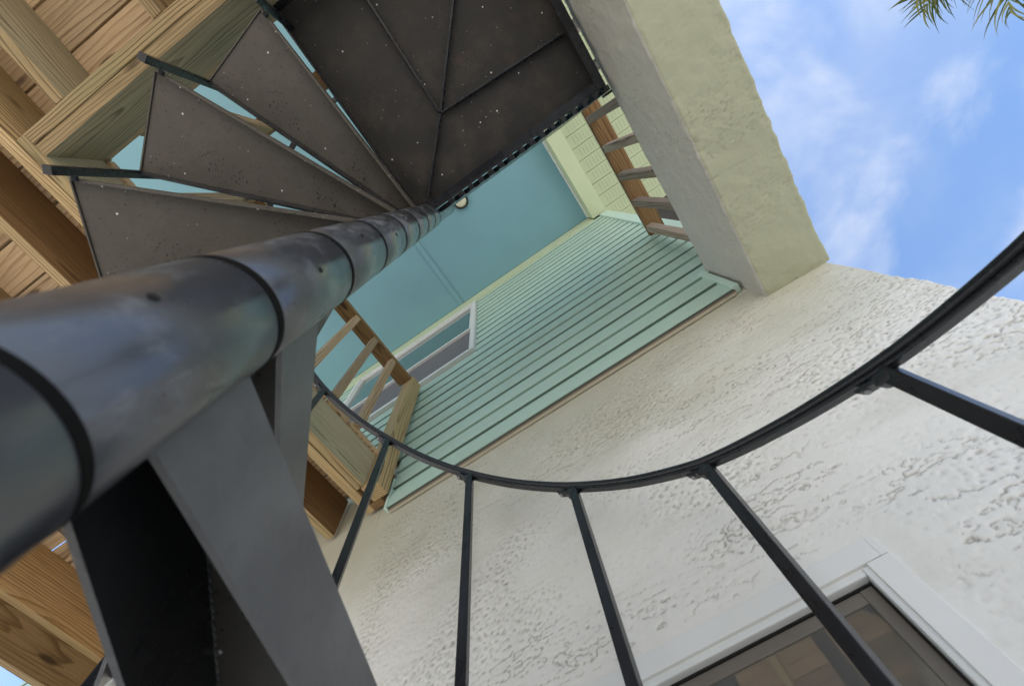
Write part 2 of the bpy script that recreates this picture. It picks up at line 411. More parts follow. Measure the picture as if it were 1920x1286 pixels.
for (a_, b_) in (((WX0, WZ0), (WX1, WZ0)), ((WX1, WZ0), (WX1, WZ1)), ((WX1, WZ1), (WX0, WZ1)), ((WX0, WZ1), (WX0, WZ0))):
    wq((a_[0], WY, a_[1]), (b_[0], WY, b_[1]), (b_[0], WY+.12, b_[1]), (a_[0], WY+.12, a_[1]))
yr = WY+r_+.068
wq((XC, yr, -H), (XC, 6, -H), (XC, 6, 4.6), (XC, yr, 4.6)); wq((XC, WY, -H), (XC, yr, -H), (XC, yr, GZ0), (XC, WY, GZ0)); wq((XC, WY, GZ1), (XC, yr, GZ1), (XC, yr, 4.6), (XC, WY, 4.6))
wq((-4.2, WY, -H), (-4.2, 6, -H), (-4.2, 6, 4.6), (-4.2, WY, 4.6)); wq((-4.2, 6, -H), (XC, 6, -H), (XC, 6, 4.6), (-4.2, 6, 4.6))
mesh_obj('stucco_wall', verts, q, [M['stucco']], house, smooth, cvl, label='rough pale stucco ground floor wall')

# lap siding: extruded profile, open round the window
BASE, TOP = 1.603, 4.50
UX0, UX1, UZ0, UZ1 = -2.04, -.615, 2.86, 4.24
EXP = .125
bm = bmesh.new()
def course(z0, x0, x1, wide):
    sh = .005
    d = .025 if wide else .012
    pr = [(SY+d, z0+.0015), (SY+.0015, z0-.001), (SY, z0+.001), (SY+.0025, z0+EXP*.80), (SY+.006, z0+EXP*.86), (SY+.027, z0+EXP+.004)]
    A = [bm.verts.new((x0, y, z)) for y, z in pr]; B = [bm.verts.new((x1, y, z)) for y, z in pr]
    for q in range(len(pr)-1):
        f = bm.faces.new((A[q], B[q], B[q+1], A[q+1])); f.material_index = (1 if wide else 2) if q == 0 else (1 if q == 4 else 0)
    bm.faces.new(A+[bm.verts.new((x0, WY-.002, z0+EXP))]); bm.faces.new(B+[bm.verts.new((x1, WY-.002, z0+EXP))])
i = 0; z = BASE
while z < TOP-.02:
    if z < 1.80: spans = [(-1.045, .578)]
    elif z < 1.93: spans = [(-1.045, .80)]
    elif z+EXP > UZ0 and z < UZ1: spans = [(-4.2, UX0-.004), (UX1+.004, .80)]
    else: spans = [(-4.2, .80)]
    for a, b in spans: course(z, a, b, i % 2 == 0)
    z += EXP; i += 1
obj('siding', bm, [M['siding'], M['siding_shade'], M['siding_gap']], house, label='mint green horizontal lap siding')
bm = bmesh.new(); add_box(bm, (.795, SY-.012, 1.89), (.872, WY+.02, 4.36), .003); add_box(bm, (.852, WY+.021, 1.89), (.872, WY+.09, 4.36), .002)
obj('corner_trim', bm, M['trim_green'], house)
bm = bmesh.new(); add_box(bm, (.574, SY-.006, BASE-.004), (.600, WY-.002, 1.884), .002)
obj('end_channel', bm, M['trim_green'], house)
bm = bmesh.new(); add_box(bm, (-1.060, SY-.004, BASE-.006), (-1.046, WY-.002, 1.80), .002)
obj('end_channel', bm, M['trim_green'], house)
bm = bmesh.new(); add_box(bm, (-1.045, SY+.006, BASE-.006), (.578, WY-.002, BASE-.0025), .001)
obj('starter_strip', bm, M['dark'], house)
box('flashing', (-1.045, SY+.0075, BASE-.013), (.578, WY-.007, BASE-.007), M['flashing'], house, .001)
box('frieze_trim', (-4.2, SY-.012, 4.30), (.72, SY+.012, 4.548), M['fascia'], house, .003)

box('sealant', (-1.045, SY+.0135, BASE-.0155), (.578, WY-.004, BASE-.0132), M['sealant'], house, .0008)
# porch ceiling, header, vented soffit, roof
box('porch_ceiling', (-4.4, -2.75, 4.55), (.735, SY-.014, 4.60), M['ceiling'], house, 0, label='teal painted porch ceiling')
box('seam_strip', (-.822, -2.7, 4.540), (-.775, SY-.016, 4.549), M['ceiling'], house, .002)
box('seam_strip', (-2.80, -2.7, 4.540), (-2.753, SY-.016, 4.549), M['ceiling'], house, .002)
box('porch_header', (.727, -2.9, 4.33), (.872, SY-.013, 4.56), M['fascia'], house, .003, label='pale green header board at the porch edge')
bm = bmesh.new(); add_box(bm, (.716, -2.9, 4.48), (.726, SY-.02, 4.548), .001); nf = len(bm.faces)
for q in range(26):
    y = SY-.06-q*.135
    bmesh.ops.create_icosphere(bm, subdivisions=1, radius=.006, matrix=Matrix.Translation((.718, y, 4.497)))
bm.faces.ensure_lookup_table()
for f in bm.faces[nf:]: f.material_index = 1
obj('edge_strip', bm, [M['white_old'], M['dark']], house)
bm = bmesh.new()
y = SY+.2
while y > -3.0:
    add_box(bm, (.874, y-.116, 4.352), (1.75, y-.004, 4.362), .0015)
    add_box(bm, (.874, y-.006, 4.358), (1.75, y, 4.366))
    y -= .118
nf = len(bm.faces)
y = SY+.2
while y > -1.0:
    for q in range(24):
        x = .93+q*.032
        add_box(bm, (x, y-.098, 4.350), (x+.005, y-.022, 4.3515))
    y -= .118
bm.faces.ensure_lookup_table()
for f in bm.faces[nf:]: f.material_index = 1
obj('soffit', bm, [M['soffit'], mat_plain('vent_slot_shadow', (.40, .465, .30), .7, .1, 9, .2, .05)], house, label='pale green grooved eave soffit with vent slots')
bm = bmesh.new()
add_box(bm, (1.75, -3.1, 4.30), (1.78, 6.4, 4.50), .003); add_box(bm, (-4.8, -3.13, 4.30), (1.78, -3.10, 4.50), .003)
obj('fascia_board', bm, M['white_old'], house)
bm = bmesh.new()
vs = [bm.verts.new(p) for p in ((-4.9, -3.2, 4.5), (1.85, -3.2, 4.5), (1.85, 6.5, 4.5), (-4.9, 6.5, 4.5), (-3.5, 1.6, 6.0), (.4, 1.6, 6.0))]
for f in ((0, 1, 5, 4), (1, 2, 5), (2, 3, 4, 5), (3, 0, 4)): bm.faces.new([vs[q] for q in f])
quad(bm, (-4.9, -3.2, 4.62), (1.85, -3.2, 4.62), (1.85, 6.5, 4.62), (-4.9, 6.5, 4.62))
obj('roof', bm, M['roof'], house)

# upper window: frame, two sashes, panes
def frame_bm(x0, x1, z0, z1, w, y0, y1, bev=.003):
    bm = bmesh.new()
    add_box(bm, (x0, y0, z0), (x0+w, y1, z1), bev); add_box(bm, (x1-w, y0, z0), (x1, y1, z1), bev)
    add_box(bm, (x0+w, y0+.0015, z0), (x1-w, y1, z0+w), bev); add_box(bm, (x0+w, y0+.0015, z1-w), (x1-w, y1, z1), bev)
    return bm
win = obj('window', frame_bm(UX0, UX1, UZ0, UZ1, .034, SY-.026, WY+.02), M['white'], house, label='white framed upper window')
obj('sash', frame_bm(UX0+.035, UX1-.035, 3.44, UZ1-.035, .026, SY-.012, WY), M['white'], win)
obj('sash', frame_bm(UX0+.035, UX1-.035, UZ0+.035, 3.475, .024, SY+.002, WY+.01), M['white'], win)
box('pane', (UX0+.057, SY+.006, 3.475), (UX1-.057, SY+.012, UZ1-.057), M['glass_teal'], win, 0)
box('screen', (UX0+.055, SY+.012, UZ0+.055), (UX1-.055, SY+.016, 3.445), M['screen'], win, 0)

# lower window
bm = bmesh.new(); ya, yb, cw = WY-.008, WY+.03, .047
add_box(bm, (WX0-.05, ya, WZ1+.001), (WX1+.028, yb, WZ1+.038), .0012); add_box(bm, (WX1+.0285, ya+.0012, WZ1+.001), (WX1+.041, yb, WZ1+.0365), .0012)
add_box(bm, (WX1+.0015, ya+.0006, WZ0-.05), (WX1+.041, yb, WZ1), .0012); add_box(bm, (WX0-.05, ya+.0006, WZ0-.05), (WX0-.0015, yb, WZ1), .0012)
add_box(bm, (WX0-.001, ya, WZ0-.05), (WX1+.001, yb, WZ0-.0015), .0012)
lw = obj('window', bm, M['white_old'], house, label='white cased ground floor window')
bm = frame_bm(WX0-.002, WX1+.002, WZ0-.002, WZ1-.001, .012, WY-.004, WY+.06, .003)
obj('sash', bm, M['white'], lw)
bm = frame_bm(WX0+.0105, WX1-.0105, WZ0+.0105, WZ1-.0135, .003, WY+.012, WY+.05, .001)
obj('glazing_bead', bm, M['dark'], lw)
obj('inner_frame', frame_bm(WX0+.0135, WX1-.0135, WZ0+.0135, WZ1-.0165, .021, WY+.017, WY+.05, .002), M['taupe'], lw)
box('pane', (WX0+.0125, WY+.022, WZ0+.0125), (WX1-.0125, WY+.028, WZ1-.0155), M['glass'], lw, 0)

# stucco beam carrying the deck edge
BX0, BX1, BZ0, BZ1 = .613, .846, 1.463, 1.885
rb = .010; ab = rb*PI/2; s1 = BZ1-BZ0-rb; s2 = s1+ab; s3 = s2+BX1-BX0-2*rb; s4 = s3+ab; s5 = s4+.09
db = .0034; nu = int(s5/db)+1; YB0, YB1 = WY+.004, -.62; nv = int((YB0-YB1)/db)+1
S = (np.arange(nu)*db)[:, None]*np.ones((1, nv)); Y_ = (YB0-np.arange(nv)*db)[None, :]*np.ones((nu, 1))
hb = trowel(nu, nv, db, db, .55, 1.4)+.0009*field(nu, nv, db, db, .02, .02)
near = np.exp(-((S-s2+ab/2)/.02)**2)+np.exp(-((S-s4+ab/2)/.02)**2)
hb += near*.0013*field(nu, nv, db, db, .018, .018, 3)
t1 = np.clip((S-s1)/rb, 0, PI/2); t2 = np.clip((S-s3)/rb, 0, PI/2)
bx = BX0+rb*(1-np.cos(t1))+np.clip(S-s2, 0, s3-s2)+rb*np.sin(t2); bz = BZ1-np.clip(S, 0, s1)-rb*np.sin(t1)+rb*(1-np.cos(t2))+np.clip(S-s4, 0, None)
nx = np.where(t2 > 0, np.sin(t2), -np.cos(t1)); nz = np.where(t2 > 0, -np.cos(t2), -np.sin(t1))
verts = list(map(tuple, np.stack([bx+nx*hb, Y_, bz+nz*hb], -1).reshape(-1, 3)))
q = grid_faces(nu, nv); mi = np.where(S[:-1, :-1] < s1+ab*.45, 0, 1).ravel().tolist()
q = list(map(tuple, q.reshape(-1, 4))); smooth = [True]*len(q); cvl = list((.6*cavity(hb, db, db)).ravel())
def bq(m_, *ps):
    n0 = len(verts); verts.extend(ps); q.append((n0, n0+1, n0+2, n0+3)); smooth.append(False); cvl.extend([0]*4); mi.append(m_)
ye = YB0-(nv-1)*db
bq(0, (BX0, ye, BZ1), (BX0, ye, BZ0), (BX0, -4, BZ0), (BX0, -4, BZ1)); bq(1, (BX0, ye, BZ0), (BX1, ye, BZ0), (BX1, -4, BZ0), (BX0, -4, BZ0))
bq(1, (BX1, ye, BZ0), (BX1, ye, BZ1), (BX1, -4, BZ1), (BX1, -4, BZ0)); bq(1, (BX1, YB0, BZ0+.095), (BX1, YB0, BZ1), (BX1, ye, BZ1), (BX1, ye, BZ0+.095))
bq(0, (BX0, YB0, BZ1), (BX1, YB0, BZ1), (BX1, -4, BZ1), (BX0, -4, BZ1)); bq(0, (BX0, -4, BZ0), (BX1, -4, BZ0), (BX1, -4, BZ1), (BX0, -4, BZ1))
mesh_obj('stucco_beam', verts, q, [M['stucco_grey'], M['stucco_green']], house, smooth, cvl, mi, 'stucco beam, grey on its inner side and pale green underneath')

# ------------------------------------------------------------------ ceiling light
cl = thing('ceiling_light', 'small round cream ceiling light in a dark rim on the teal porch ceiling', 'light', (-.215, -.036, 4.549))
bm = bmesh.new(); lathe(bm, [(.075, 0), (.075, -.02), (.066, -.03), (.058, -.03), (.058, -.01)], 32, False)
obj('rim', bm, M['bronze'], cl, Matrix.Translation((-.215, -.036, 4.549+H)), True)
bm = bmesh.new(); lathe(bm, [(.001, -.045), (.03, -.042), (.05, -.034), (.0585, -.022), (.0585, -.005)], 32, False)
obj('lens', bm, M['lens'], cl, Matrix.Translation((-.215, -.036, 4.549+H)), True)

# ------------------------------------------------------------------ timber deck
DB, DT = 1.66, 1.895                  # joist bottom, board underside
deck = thing('wooden_deck', 'raised treated pine deck with joists and boards seen from below, framed round the stairwell', 'deck', (-1.9, -1.2, -H))
RX = -1.095                           # inner face of the rim beside the stairwell
HY = -.867                            # inner face of the header
bm = bmesh.new()
y = -.711+.15*10
while y > -3.4:
    x1 = RX+.012 if y > HY-.02 else .845
    ya, yb = y-.15+.0035, y-.0035
    if yb > .815: yb = .815
    if yb-ya > .02:
        if ya < HY and yb > HY+.002 and y > HY: 
            add_box(bm, (-2.76, HY+.001, DT), (RX+.012, yb, DT+.032), .004); add_box(bm, (-2.76, ya, DT), (.845, HY-.001, DT+.032), .004)
        else: add_box(bm, (-2.76, ya, DT), (x1, yb, DT+.032), .004)
    y -= .15
obj('decking', bm, M['wood_board'], deck, label='deck boards seen from underneath')
# header along x, two planks
lumber('header_plank', (RX-.001, HY-.0385, DB), (.607, HY, DT-.001), M['wood_green'], deck, under=M['wood'])
lumber('header_plank', (RX-.001, HY-.079, DB-.002), (.607, HY-.040, DT-.001), M['wood'], deck, under=M['wood'])
# rim along y, two planks
lumber('rim_plank', (RX-.0395, HY-.08, DB+.001), (RX, .690, DT-.001), M['wood_green'], deck, under=M['wood'])
lumber('rim_plank', (RX-.081, -3.2, DB-.001), (RX-.041, .812, DT-.001), M['wood'], deck, under=M['wood'])
lumber('blocking', (RX-.0395, .779, DB), (RX+.02, .815, DT-.03), M['wood_brown'], deck)
# joists
lumber('joist', (-.952, -3.2, DB), (-.912, HY-.081, DT-.001), M['wood_green'], deck, under=M['wood'])
for x in (-.515, -.08, .33): lumber('joist', (x-.02, -3.2, DB), (x+.02, HY-.081, DT-.001), M['wood'], deck, under=M['wood'])
lumber('joist', (-1.400, -3.2, DB), (-1.362, .812, DT-.001), M['wood_brown'], deck, under=M['wood'])  # dark sides: shade between the joists put into the colour
for x in (-1.80, -2.22): lumber('joist', (x-.02, -3.2, DB), (x+.02, .812, DT-.001), M['wood'], deck, under=M['wood'])
lumber('rim_joist', (-2.71, -3.2, DB), (-2.668, .812, DT-.001), M['wood_orange'], deck, under=M['wood'])
lumber('skirt_plank', (-2.752, -3.2, 1.50), (-2.712, .80, DT-.001), M['wood_orange'], deck, under=M['wood'])
lumber('rim_joist', (-2.71, -3.245, DB), (.607, -3.205, DT-.001), M['wood'], deck, under=M['wood'])
lumber('ledger', (-2.66, .816, DB+.02), (-1.42, .829, DT-.001), M['wood'], deck) if False else None
# guard rail beside the stairwell
RZ = 2.745
lumber('post', (-1.112, .690, DB-.002), (-1.036, .776, RZ+.045), M['wood'], deck)
lumber('top_rail', (-1.136, -.75, RZ), (-1.046, .689, RZ+.038), M['wood_brown'], deck)
yy = .505
while yy > -.8:
    lumber('baluster', (-1.086, yy, DT+.02), (-1.047, yy+.039, RZ-.002), M['wood_board'], deck)
    yy -= .172
# guard rail above the header
lumber('top_rail', (-1.05, HY-.10, RZ), (.60, HY-.01, RZ+.038), M['wood_brown'], deck)
xx = -.95
while xx < -.30:
    lumber('baluster', (xx, HY-.045, DT+.033), (xx+.036, HY-.010, RZ-.002), M['wood'], deck)
    xx += .172

# short guard rail on the stucco beam
rail = thing('wooden_railing', 'short weathered wooden guard rail with square pickets standing on the stucco beam', 'railing', (.75, -.1, 1.885))
lumber('top_rail', (.703, -.55, RZ), (.806, .788, RZ+.038), M['wood_brown'], rail)
for q in range(8):
    y = .735-q*.176
    lumber('picket', (.701, y-.021, 1.887), (.744, y+.021, RZ-.002), M['wood_grey'], rail)

# ------------------------------------------------------------------ spiral staircase
PX, PY, PR = -.2352, -.0394, .0508
RISE, STEP, ANG0, ZA = .2225, R(22.6), R(122.7), .350
TR = .766                              # tread reach
stair = thing('spiral_staircase', 'black painted steel spiral staircase with wedge treads winding up a grey centre pole', 'staircase', (PX, PY, -H))
def at(x, y, z, rz=0): return Matrix.Translation((x, y, z+H)) @ Matrix.Rotation(rz, 4, 'Z')
bm = bmesh.new(); lathe(bm, [(.0455, -H), (.0455, 2.955), (.0435, 2.965)], 64)
pole = obj('pole', bm, M['pole'], stair, at(PX, PY, 0), True)
bm = bmesh.new(); lathe(bm, [(.047, 2.955), (.047, 2.975), (.040, 2.985), (.001, 2.988)], 48)
obj('cap', bm, M['black'], pole, at(PX, PY, 0), True)

HA = R(9.4); OFF = .010; T = .006
def edge_pt(s, side, off=OFF):
    """point at distance s along the high (side=1) or low (-1) edge line of a tread, in its local frame"""
    a = HA*side; d = Vector((math.cos(a), math.sin(a), 0)); n = Vector((-math.sin(a), math.cos(a), 0))*side
    return d*s+n*off
def prism(bm, bot, top):
    a = [bm.verts.new(p) for p in bot]; b = [bm.verts.new(p) for p in top]; n = len(a)
    bm.faces.new(a); bm.faces.new(b)
    for i in range(n): bm.faces.new((a[i], a[(i+1) % n], b[(i+1) % n], b[i]))
def plate_bm():
    bm = bmesh.new()
    ring = [edge_pt(.04, -1), edge_pt(TR*.998, -1), edge_pt(TR*.998, 1), edge_pt(.04, 1)]
    prism(bm, [p+Vector((0, 0, 0)) for p in ring], [p+Vector((0, 0, T)) for p in ring])
    return bm
def lip_bm(side, d0=.108, d1=.055):
    bm = bmesh.new(); n = 20
    for (o0, o1) in ((OFF, OFF+T),):
        pts = []
        for i in range(n+1):
            s = .044+(TR+.001-.044)*i/n; d = d0+(d1-d0)*i/n
            d = min(d, .006+max(0, TR-s)*1.3)
            pts.append((edge_pt(s, side, o0), edge_pt(s, side, o1), d))
        rows = [[bm.verts.new(a+Vector((0, 0, -d))), bm.verts.new(b+Vector((0, 0, -d))), bm.verts.new(b+Vector((0, 0, T))), bm.verts.new(a+Vector((0, 0, T)))] for a, b, d in pts]
        for A, B in zip(rows, rows[1:]):
            for q in range(4): bm.faces.new((A[q], A[(q+1) % 4], B[(q+1) % 4], B[q]))
        bm.faces.new(rows[0]); bm.faces.new(rows[-1])
    bevel(bm, .0012, 1, .9)
    return bm
def outer_bm():
    bm = bmesh.new(); a, b = edge_pt(TR, -1), edge_pt(TR, 1); o = Vector((.004, 0, 0))
    prism(bm, [a+Vector((0, 0, -.004)), b+Vector((0, 0, -.004)), b+o+Vector((0, 0, -.004)), a+o+Vector((0, 0, -.004))],
              [a+Vector((0, 0, T)), b+Vector((0, 0, T)), b+o+Vector((0, 0, T)), a+o+Vector((0, 0, T))])
    return bm
def collar_bm(z0, z1, g0=.0062, g1=.0062):
    bm = bmesh.new()
    lathe(bm, [(.0462, z0+g0), (PR-.0005, z0+g0), (PR, z0+g0+.0008), (PR, z1-g1-.0008), (PR-.0005, z1-g1), (.0462, z1-g1)], 72, False)
    return bm
def gasket_bm(z, w=.0058):
    bm = bmesh.new(); lathe(bm, [(.046, z-w), (PR-.0004, z-w), (PR+.0004, z-w+.001), (PR+.0004, z+w-.001), (PR-.0004, z+w), (.046, z+w)], 72, False); return bm
def weld_bm(side):
    bm = bmesh.new(); 
    for i in range(60):
        s = .05+(TR-.08)*i/59
        p = edge_pt(s, side, OFF-.001)
        bmesh.ops.create_icosphere(bm, subdivisions=1, radius=.0016+random.random()*.0009, matrix=Matrix.Translation(p+Vector((0, 0, -.001))) @ Matrix.Scale(4.2, 4, Vector((1, 0, 0))))
    return bm
def bolt_bm(p, ax, r=.009, h=.009):
    bm = bmesh.new(); bmesh.ops.create_cone(bm, cap_ends=True, segments=6, radius1=r, radius2=r*.9, depth=h, matrix=Matrix.Translation(p) @ Vector((0, 0, 1)).rotation_difference(ax).to_matrix().to_4x4())
    return bm
RT = [(-200, -2.10), (0, .165), (31, .422), (36.1, .467), (41.9, .518), (49, .584), (57.2, .658), (67.3, .745), (78.8, .862), (90.2, .985), (112.1, 1.226), (134.7, 1.468), (157.7, 1.680), (400, 4.09)]
def rail_z(deg):
    for (a0, z0), (a1, z1) in zip(RT, RT[1:]):
        if deg <= a1: return z0+(z1-z0)*(deg-a0)/(a1-a0)
CB = TR+.005                           # baluster radius
def baluster_bm(h, w=.0108):
    bm = bmesh.new(); add_box(bm, (-w, -w, 0), (w, w, h), .002); return bm
def tread(k):
    dz = .018 if k < 0 else {4: .028, 5: .014}.get(k, 0)          # small differences between the rises
    z = ZA+RISE*k-dz; a = ANG0+STEP*k; mx = at(PX, PY, z, a)
    far = k < 2
    t = obj('tread', plate_bm(), M['plate'], stair, mx)
    obj('front_lip', lip_bm(-1), M['lip'] if k < 2 else M['black'], t, mx)  # grey near, black above: skylight and shade put into the colour
    obj('back_lip', lip_bm(1, .125, .05) if k < 2 else lip_bm(1, .05, .018), M['black'] if k < 2 else M['plate'], t, mx)  # black on the near treads: shade put into the colour
    obj('outer_edge', outer_bm(), M['plate'], t, mx)
    obj('weld_bead', weld_bm(1), M['lip'], t, mx, True)
    oy = dz
    c = obj('collar', collar_bm(.0205+oy-RISE+(.025 if k == 0 else 0), .0205+oy+(.028 if k == -1 else 0), .0035 if k == 0 else .0062, .0035 if k == -1 else .0062), M['pole'], t, mx, True)
    obj('gasket', gasket_bm(.0205+oy+(.0270 if k == -1 else 0), .0042 if k == -1 else .0058), M['gasket'], t, mx)
    # set screw in the collar, turned to the open side
    sa = random.uniform(-.55, .15)-a+R(9)
    p = Vector((math.cos(sa), math.sin(sa), 0)); 
    obj('set_screw', bolt_bm(p*(PR+.0002)+Vector((0, 0, -.085)), p, .0036, .002), M['dark'], t, mx)
    for r_ in (TR-.03, TR-.20):
        q = edge_pt(r_, 1, OFF+T+.002); nn = Vector((-math.sin(HA), math.cos(HA), 0))
        if r_ > TR-.1: obj('bolt', bolt_bm(q+Vector((0, 0, -.03)), nn, .008, .012), M['black'], t, mx)
    # baluster bolted outside the high corner
    q = edge_pt(TR+.004, 1, OFF+T+.0145)
    w = mx @ q; ang = math.degrees(math.atan2(w.y-PY, w.x-PX)) % 360
    top = rail_z(ang if ang > -60+0 else ang)
    # angle must follow k, not wrap
    want = math.degrees(ANG0+STEP*k)+12
    ang += 360*round((want-ang)/360)
    top = rail_z(ang)
    zb = z-.058
    bl = obj('baluster', baluster_bm(top-zb), M['black'], stair, at(w.x, w.y, zb, a+HA))
    # tab that screws the baluster to the rail
    bm = bmesh.new(); add_box(bm, (-.011, .012, -.012), (.011, .046, -.006), .003)
    add_box(bm, (-.0120, -.0130, -.020), (.0120, .0130, -.003), .004)
    rot = Matrix.Rotation(math.atan2(RISE, STEP*.757)*1.0, 4, 'X')
    tb = obj('rail_tab', bm, M['black'], bl, at(w.x, w.y, top, a+HA) @ rot)
    obj('screw', bolt_bm(Vector((0, .035, -.0135)), Vector((0, 0, -1)), .005, .004), M['steel'], bl, at(w.x, w.y, top, a+HA) @ rot)
    return t
for k in range(-8, 7): tread(k)

# handrail: rounded cap on a flat steel strip, wound round the pole
deg0, deg1 = 122.7-8*22.6+11.5, 122.7+6*22.6+11.5
pts, fr = [], []
N = 150
for i in range(N+1):
    d = deg0+(deg1-deg0)*i/N; a = R(d)
    rad = Vector((math.cos(a), math.sin(a), 0)); tan = Vector((-math.sin(a)*CB, math.cos(a)*CB, .0102/R(1))).normalized()
    up = tan.cross(rad)*-1 if tan.cross(rad).z < 0 else tan.cross(rad)
    pts.append(rad*CB+Vector((0, 0, rail_z(d)))); fr.append((rad, up))
def rr(w, h, z0, r, n=5):
    out = []
    for cx, cz, a0 in ((w/2-r, z0+h-r, 0), (-w/2+r, z0+h-r, 90), (-w/2+r, z0+r, 180), (w/2-r, z0+r, 270)):
        for q in range(n): a = R(a0+90*q/(n-1)); out.append((cx+r*math.cos(a), cz+r*math.sin(a)))
    return out
bm = bmesh.new(); sweep(bm, pts, rr(.027, .0145, .0055, .0065), fr)
hr = obj('handrail', bm, M['black'], stair, at(PX, PY, 0), True)
bm = bmesh.new(); sweep(bm, pts, rr(.019, .0065, -.001, .0018, 3), fr)
obj('rail_strip', bm, M['black'], hr, at(PX, PY, 0))

# landing platform with ribs and its own guard
FZ = 1.885; X0, X1, Y0, Y1 = -.243, .582, -.050, -.864
bm = bmesh.new(); add_box(bm, (X0, Y1, FZ), (X1, Y0, FZ+.006))
pf = obj('platform', bm, M['plate_shaded'], stair, label='square steel landing at the top with welded ribs')
bm = bmesh.new(); RL = FZ-.05
add_box(bm, (X0-.006, Y1-.006, RL), (X0, Y0+.006, FZ+.007), .001); add_box(bm, (X1, Y1-.006, RL), (X1+.006, Y0+.006, FZ+.007), .001)
add_box(bm, (X0+.0005, Y1-.006, RL+.0005), (X1-.0005, Y1, FZ+.0065), .001); add_box(bm, (X0+.0005, Y0, RL+.0005), (X1-.0005, Y0+.006, FZ+.0065), .001)
# inward flanges of the rim angle
add_box(bm, (X1-.028, Y1+.001, RL+.001), (X1-.0005, Y0-.001, RL+.005)); add_box(bm, (X0+.001, Y0-.026, RL+.0015), (X1-.03, Y0-.001, RL+.0055))
obj('rim', bm, M['black'], pf)
ctr = Vector((.032, -.305, 0))
def rib(a, b, w=.007, h=.03):
    a, b = Vector(a), Vector(b); d = (b-a); l = d.length; 
    bm = bmesh.new(); add_box(bm, (0, -w/2, -h), (l, w/2, -.0005), .001)
    for i in range(int(l/.02)):
        bmesh.ops.create_icosphere(bm, subdivisions=1, radius=.004, matrix=Matrix.Translation((.01+i*.02+random.random()*.006, (w/2+.001)*random.choice((-1, 1)), -.003)))
    obj('rib', bm, M['black'], pf, at(a.x, a.y, FZ, math.atan2(d.y, d.x)))
rib((PX+.055, PY-.06, 0), ctr); rib(ctr+Vector((.004, -.004, 0)), (X1-.03, Y1+.02, 0)); rib(ctr+Vector((0, -.006, 0)), (ctr.x+.005, Y1+.01, 0)); rib(ctr+Vector((.006, 0, 0)), (X1-.03, -.272, 0))
c = obj('collar', collar_bm(.0205+ZA+RISE*6, FZ+.03), M['pole'], stair, at(PX, PY, 0), True)
obj('gasket', gasket_bm(FZ+.034), M['gasket'], c, at(PX, PY, 0))
# guard on the open edge of the landing: seen almost edge-on
gz = 2.93
bm = bmesh.new(); add_box(bm, (PX+.05, -.052, gz), (X1+.03, -.024, gz+.028), .005)
obj('guard_rail', bm, M['black'], stair)
x = X1-.006
while x > PX+.1:
    bm = baluster_bm(gz-RL+.03, .0098)
    obj('baluster', bm, M['black'], stair, at(x, -.0335, RL-.03))
    x -= .046
bm = bmesh.new(); add_box(bm, (X1-.018, Y0+.0275, RL-.012), (X1+.014, Y0+.037, RL+.03), .003); add_box(bm, (X1-.030, Y0+.007, RL-.006), (X1+.010, Y0+.0065+.001, RL+.02))
obj('guard_bracket', bm, M['black'], stair)

bm = bmesh.new(); add_box(bm, (PX+.05, -.0430, FZ+.09), (X1-.02, -.0240, FZ+.90), .002)
obj('guard_rail', bm, M['black'], stair)

# ------------------------------------------------------------------ palm
CX, CY, CZ = 4.53, .22, 3.62
palm = thing('palm_tree', 'palm tree whose green frond tips hang into the blue sky', 'tree', (CX+.35, CY-.3, -H))
bm = bmesh.new()
pr = 40; rings = []
for i in range(pr+1):
    t = i/pr; cx = CX+.35*(1-t)**2; cy = CY-.3*(1-t)**2; z = -H+(CZ+H-.1)*t; r = .15*(1-.35*t)+.012*(i % 2)
    rings.append([bm.verts.new((cx+r*math.cos(2*PI*q/16), cy+r*math.sin(2*PI*q/16), z)) for q in range(16)])
for A, B in zip(rings, rings[1:]):
    for q in range(16): bm.faces.new((A[q], A[(q+1) % 16], B[(q+1) % 16], B[q]))
bm.faces.new(rings[-1])
obj('trunk', bm, M['bark'], palm, smooth=True)
def frond(az, el, L, droop):
    bm = bmesh.new(); n = 34
    d = Vector((math.cos(az)*math.cos(el), math.sin(az)*math.cos(el), math.sin(el))); pos = Vector((CX, CY, CZ)); path = []
    for i in range(n+1):
        path.append((pos.copy(), d.copy())); pos = pos+d*(L/n); d = (d+Vector((0, 0, -droop/n))).normalized()
    for i in range(2, n+1):
        p, d = path[i]; side = d.cross(Vector((0, 0, 1))).normalized(); up = side.cross(d)
        t = i/n; ll = (.20+.34*math.sin(PI*min(1, t*.9+.08)))*random.uniform(.75, 1.15)
        for s in (-1, 1):
            dd = (side*s*random.uniform(.55, .95)+d*random.uniform(.6, 1.1)+up*random.uniform(.0, .35)).normalized()
            w = .0085*random.uniform(.7, 1.2); q = p.copy(); prev = None; m = 6
            wv = dd.cross(up).normalized()
            for j in range(m+1):
                ww = w*(1-(j/m)**1.6)+.0006
                cur = (bm.verts.new(q+wv*ww), bm.verts.new(q-wv*ww))
                if prev: bm.faces.new((prev[0], cur[0], cur[1], prev[1]))
                prev = cur; q = q+dd*(ll/m); dd = (dd+Vector((0, 0, -.16*random.uniform(.5, 1.5)))).normalized()
    A = None
    for i, (p, d) in enumerate(path):
        side = d.cross(Vector((0, 0, 1))).normalized(); up = side.cross(d); w = .012*(1-.8*i/n)
        cur = [bm.verts.new(p+side*w), bm.verts.new(p+up*w*.7), bm.verts.new(p-side*w), bm.verts.new(p-up*w*.7)]
        if A:
            for q in range(4): bm.faces.new((A[q], A[(q+1) % 4], cur[(q+1) % 4], cur[q]))
        A = cur
    obj('frond', bm, M['leaf'], palm)
for i in range(32):
    frond(i*2.399+.3, R(random.uniform(-5, 70)), random.uniform(1.0, 1.3), random.uniform(.7, 1.5))

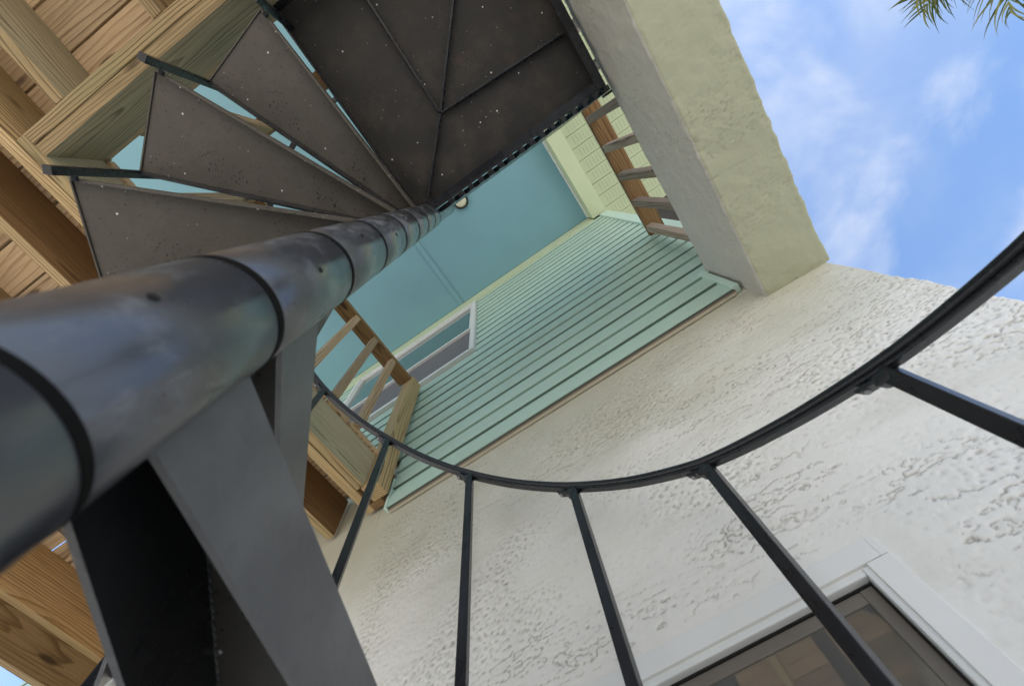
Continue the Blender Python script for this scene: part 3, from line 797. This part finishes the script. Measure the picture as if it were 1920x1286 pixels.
# ------------------------------------------------------------------ light
sc = bpy.context.scene
w = bpy.data.worlds.new('World'); sc.world = w; w.use_nodes = True
t = w.node_tree; t.nodes.clear()
SUN_EL, SUN_AZ = R(60), R(-108)          # azimuth measured from +x towards +y
out = t.nodes.new('ShaderNodeOutputWorld'); bg = t.nodes.new('ShaderNodeBackground')
sky = t.nodes.new('ShaderNodeTexSky'); sky.sky_type = 'NISHITA'; sky.sun_disc = False
sky.sun_elevation = SUN_EL; sky.sun_rotation = PI/2-SUN_AZ; sky.altitude = 0; sky.air_density = 1.0; sky.dust_density = .6; sky.ozone_density = 2.0
tc = t.nodes.new('ShaderNodeTexCoord'); sep = t.nodes.new('ShaderNodeSeparateXYZ'); t.links.new(tc.outputs['Generated'], sep.inputs[0])
def wm(op, a, b, cl=False):
    n = t.nodes.new('ShaderNodeMath'); n.operation = op; n.use_clamp = cl
    for i, v in ((0, a), (1, b)):
        if isinstance(v, (int, float)): n.inputs[i].default_value = v
        else: t.links.new(v, n.inputs[i])
    return n.outputs[0]
zc = wm('MAXIMUM', sep.outputs[2], .08)
cmb = t.nodes.new('ShaderNodeCombineXYZ'); t.links.new(wm('DIVIDE', sep.outputs[0], zc), cmb.inputs[0]); t.links.new(wm('DIVIDE', sep.outputs[1], zc), cmb.inputs[1])
def wn(scale, detail, rough, dist, loc):
    mp = t.nodes.new('ShaderNodeMapping'); mp.inputs['Location'].default_value = loc; t.links.new(cmb.outputs[0], mp.inputs[0])
    n = t.nodes.new('ShaderNodeTexNoise'); n.inputs['Scale'].default_value = scale; n.inputs['Detail'].default_value = detail; n.inputs['Roughness'].default_value = rough; n.inputs['Distortion'].default_value = dist
    t.links.new(mp.outputs[0], n.inputs['Vector']); return n.outputs['Fac']
def ws(v, a, b):
    n = t.nodes.new('ShaderNodeMapRange'); n.interpolation_type = 'SMOOTHSTEP'; n.inputs[1].default_value = a; n.inputs[2].default_value = b; t.links.new(v, n.inputs[0]); return n.outputs[0]
c1 = ws(wn(2.9, 7, .52, .35, (.55, .2, 0)), .44, .80); c2 = ws(wn(1.6, 5, .5, .2, (3.1, 1.7, 0)), .35, .75)
cloud = wm('ADD', wm('MULTIPLY', c1, .80), wm('ADD', wm('MULTIPLY', c2, .38), wm('MULTIPLY', ws(wm('MULTIPLY', sep.outputs[2], -1), -.55, -.05), .6)), True)  # last term: pale band above the horizon, added as fill
mx = t.nodes.new('ShaderNodeMix'); mx.data_type = 'RGBA'; t.links.new(cloud, mx.inputs[0])
hs = t.nodes.new('ShaderNodeHueSaturation'); hs.inputs['Saturation'].default_value = 1.05; hs.inputs['Value'].default_value = 2.15; t.links.new(sky.outputs[0], hs.inputs['Color'])
t.links.new(hs.outputs[0], mx.inputs[6]); mx.inputs[7].default_value = (6.0, 6.4, 7.2, 1)
t.links.new(mx.outputs[2], bg.inputs['Color']); bg.inputs['Strength'].default_value = .15
t.links.new(bg.outputs[0], out.inputs[0])
L = bpy.data.lights.new('sun', 'SUN'); L.energy = 5.0; L.angle = R(.53); L.color = (1, .93, .83)
lo = bpy.data.objects.new('sun', L); C.objects.link(lo)
sd = Vector((math.cos(SUN_AZ)*math.cos(SUN_EL), math.sin(SUN_AZ)*math.cos(SUN_EL), math.sin(SUN_EL)))
lo.location = sd*50; lo.rotation_euler = sd.to_track_quat('Z', 'Y').to_euler()
sc.view_settings.view_transform = 'Standard'; sc.view_settings.look = 'None'; sc.view_settings.exposure = 0; sc.view_settings.gamma = 1
sc.cycles.max_bounces = 8; sc.cycles.diffuse_bounces = 5; sc.cycles.glossy_bounces = 4
sc.cycles.use_denoising = True
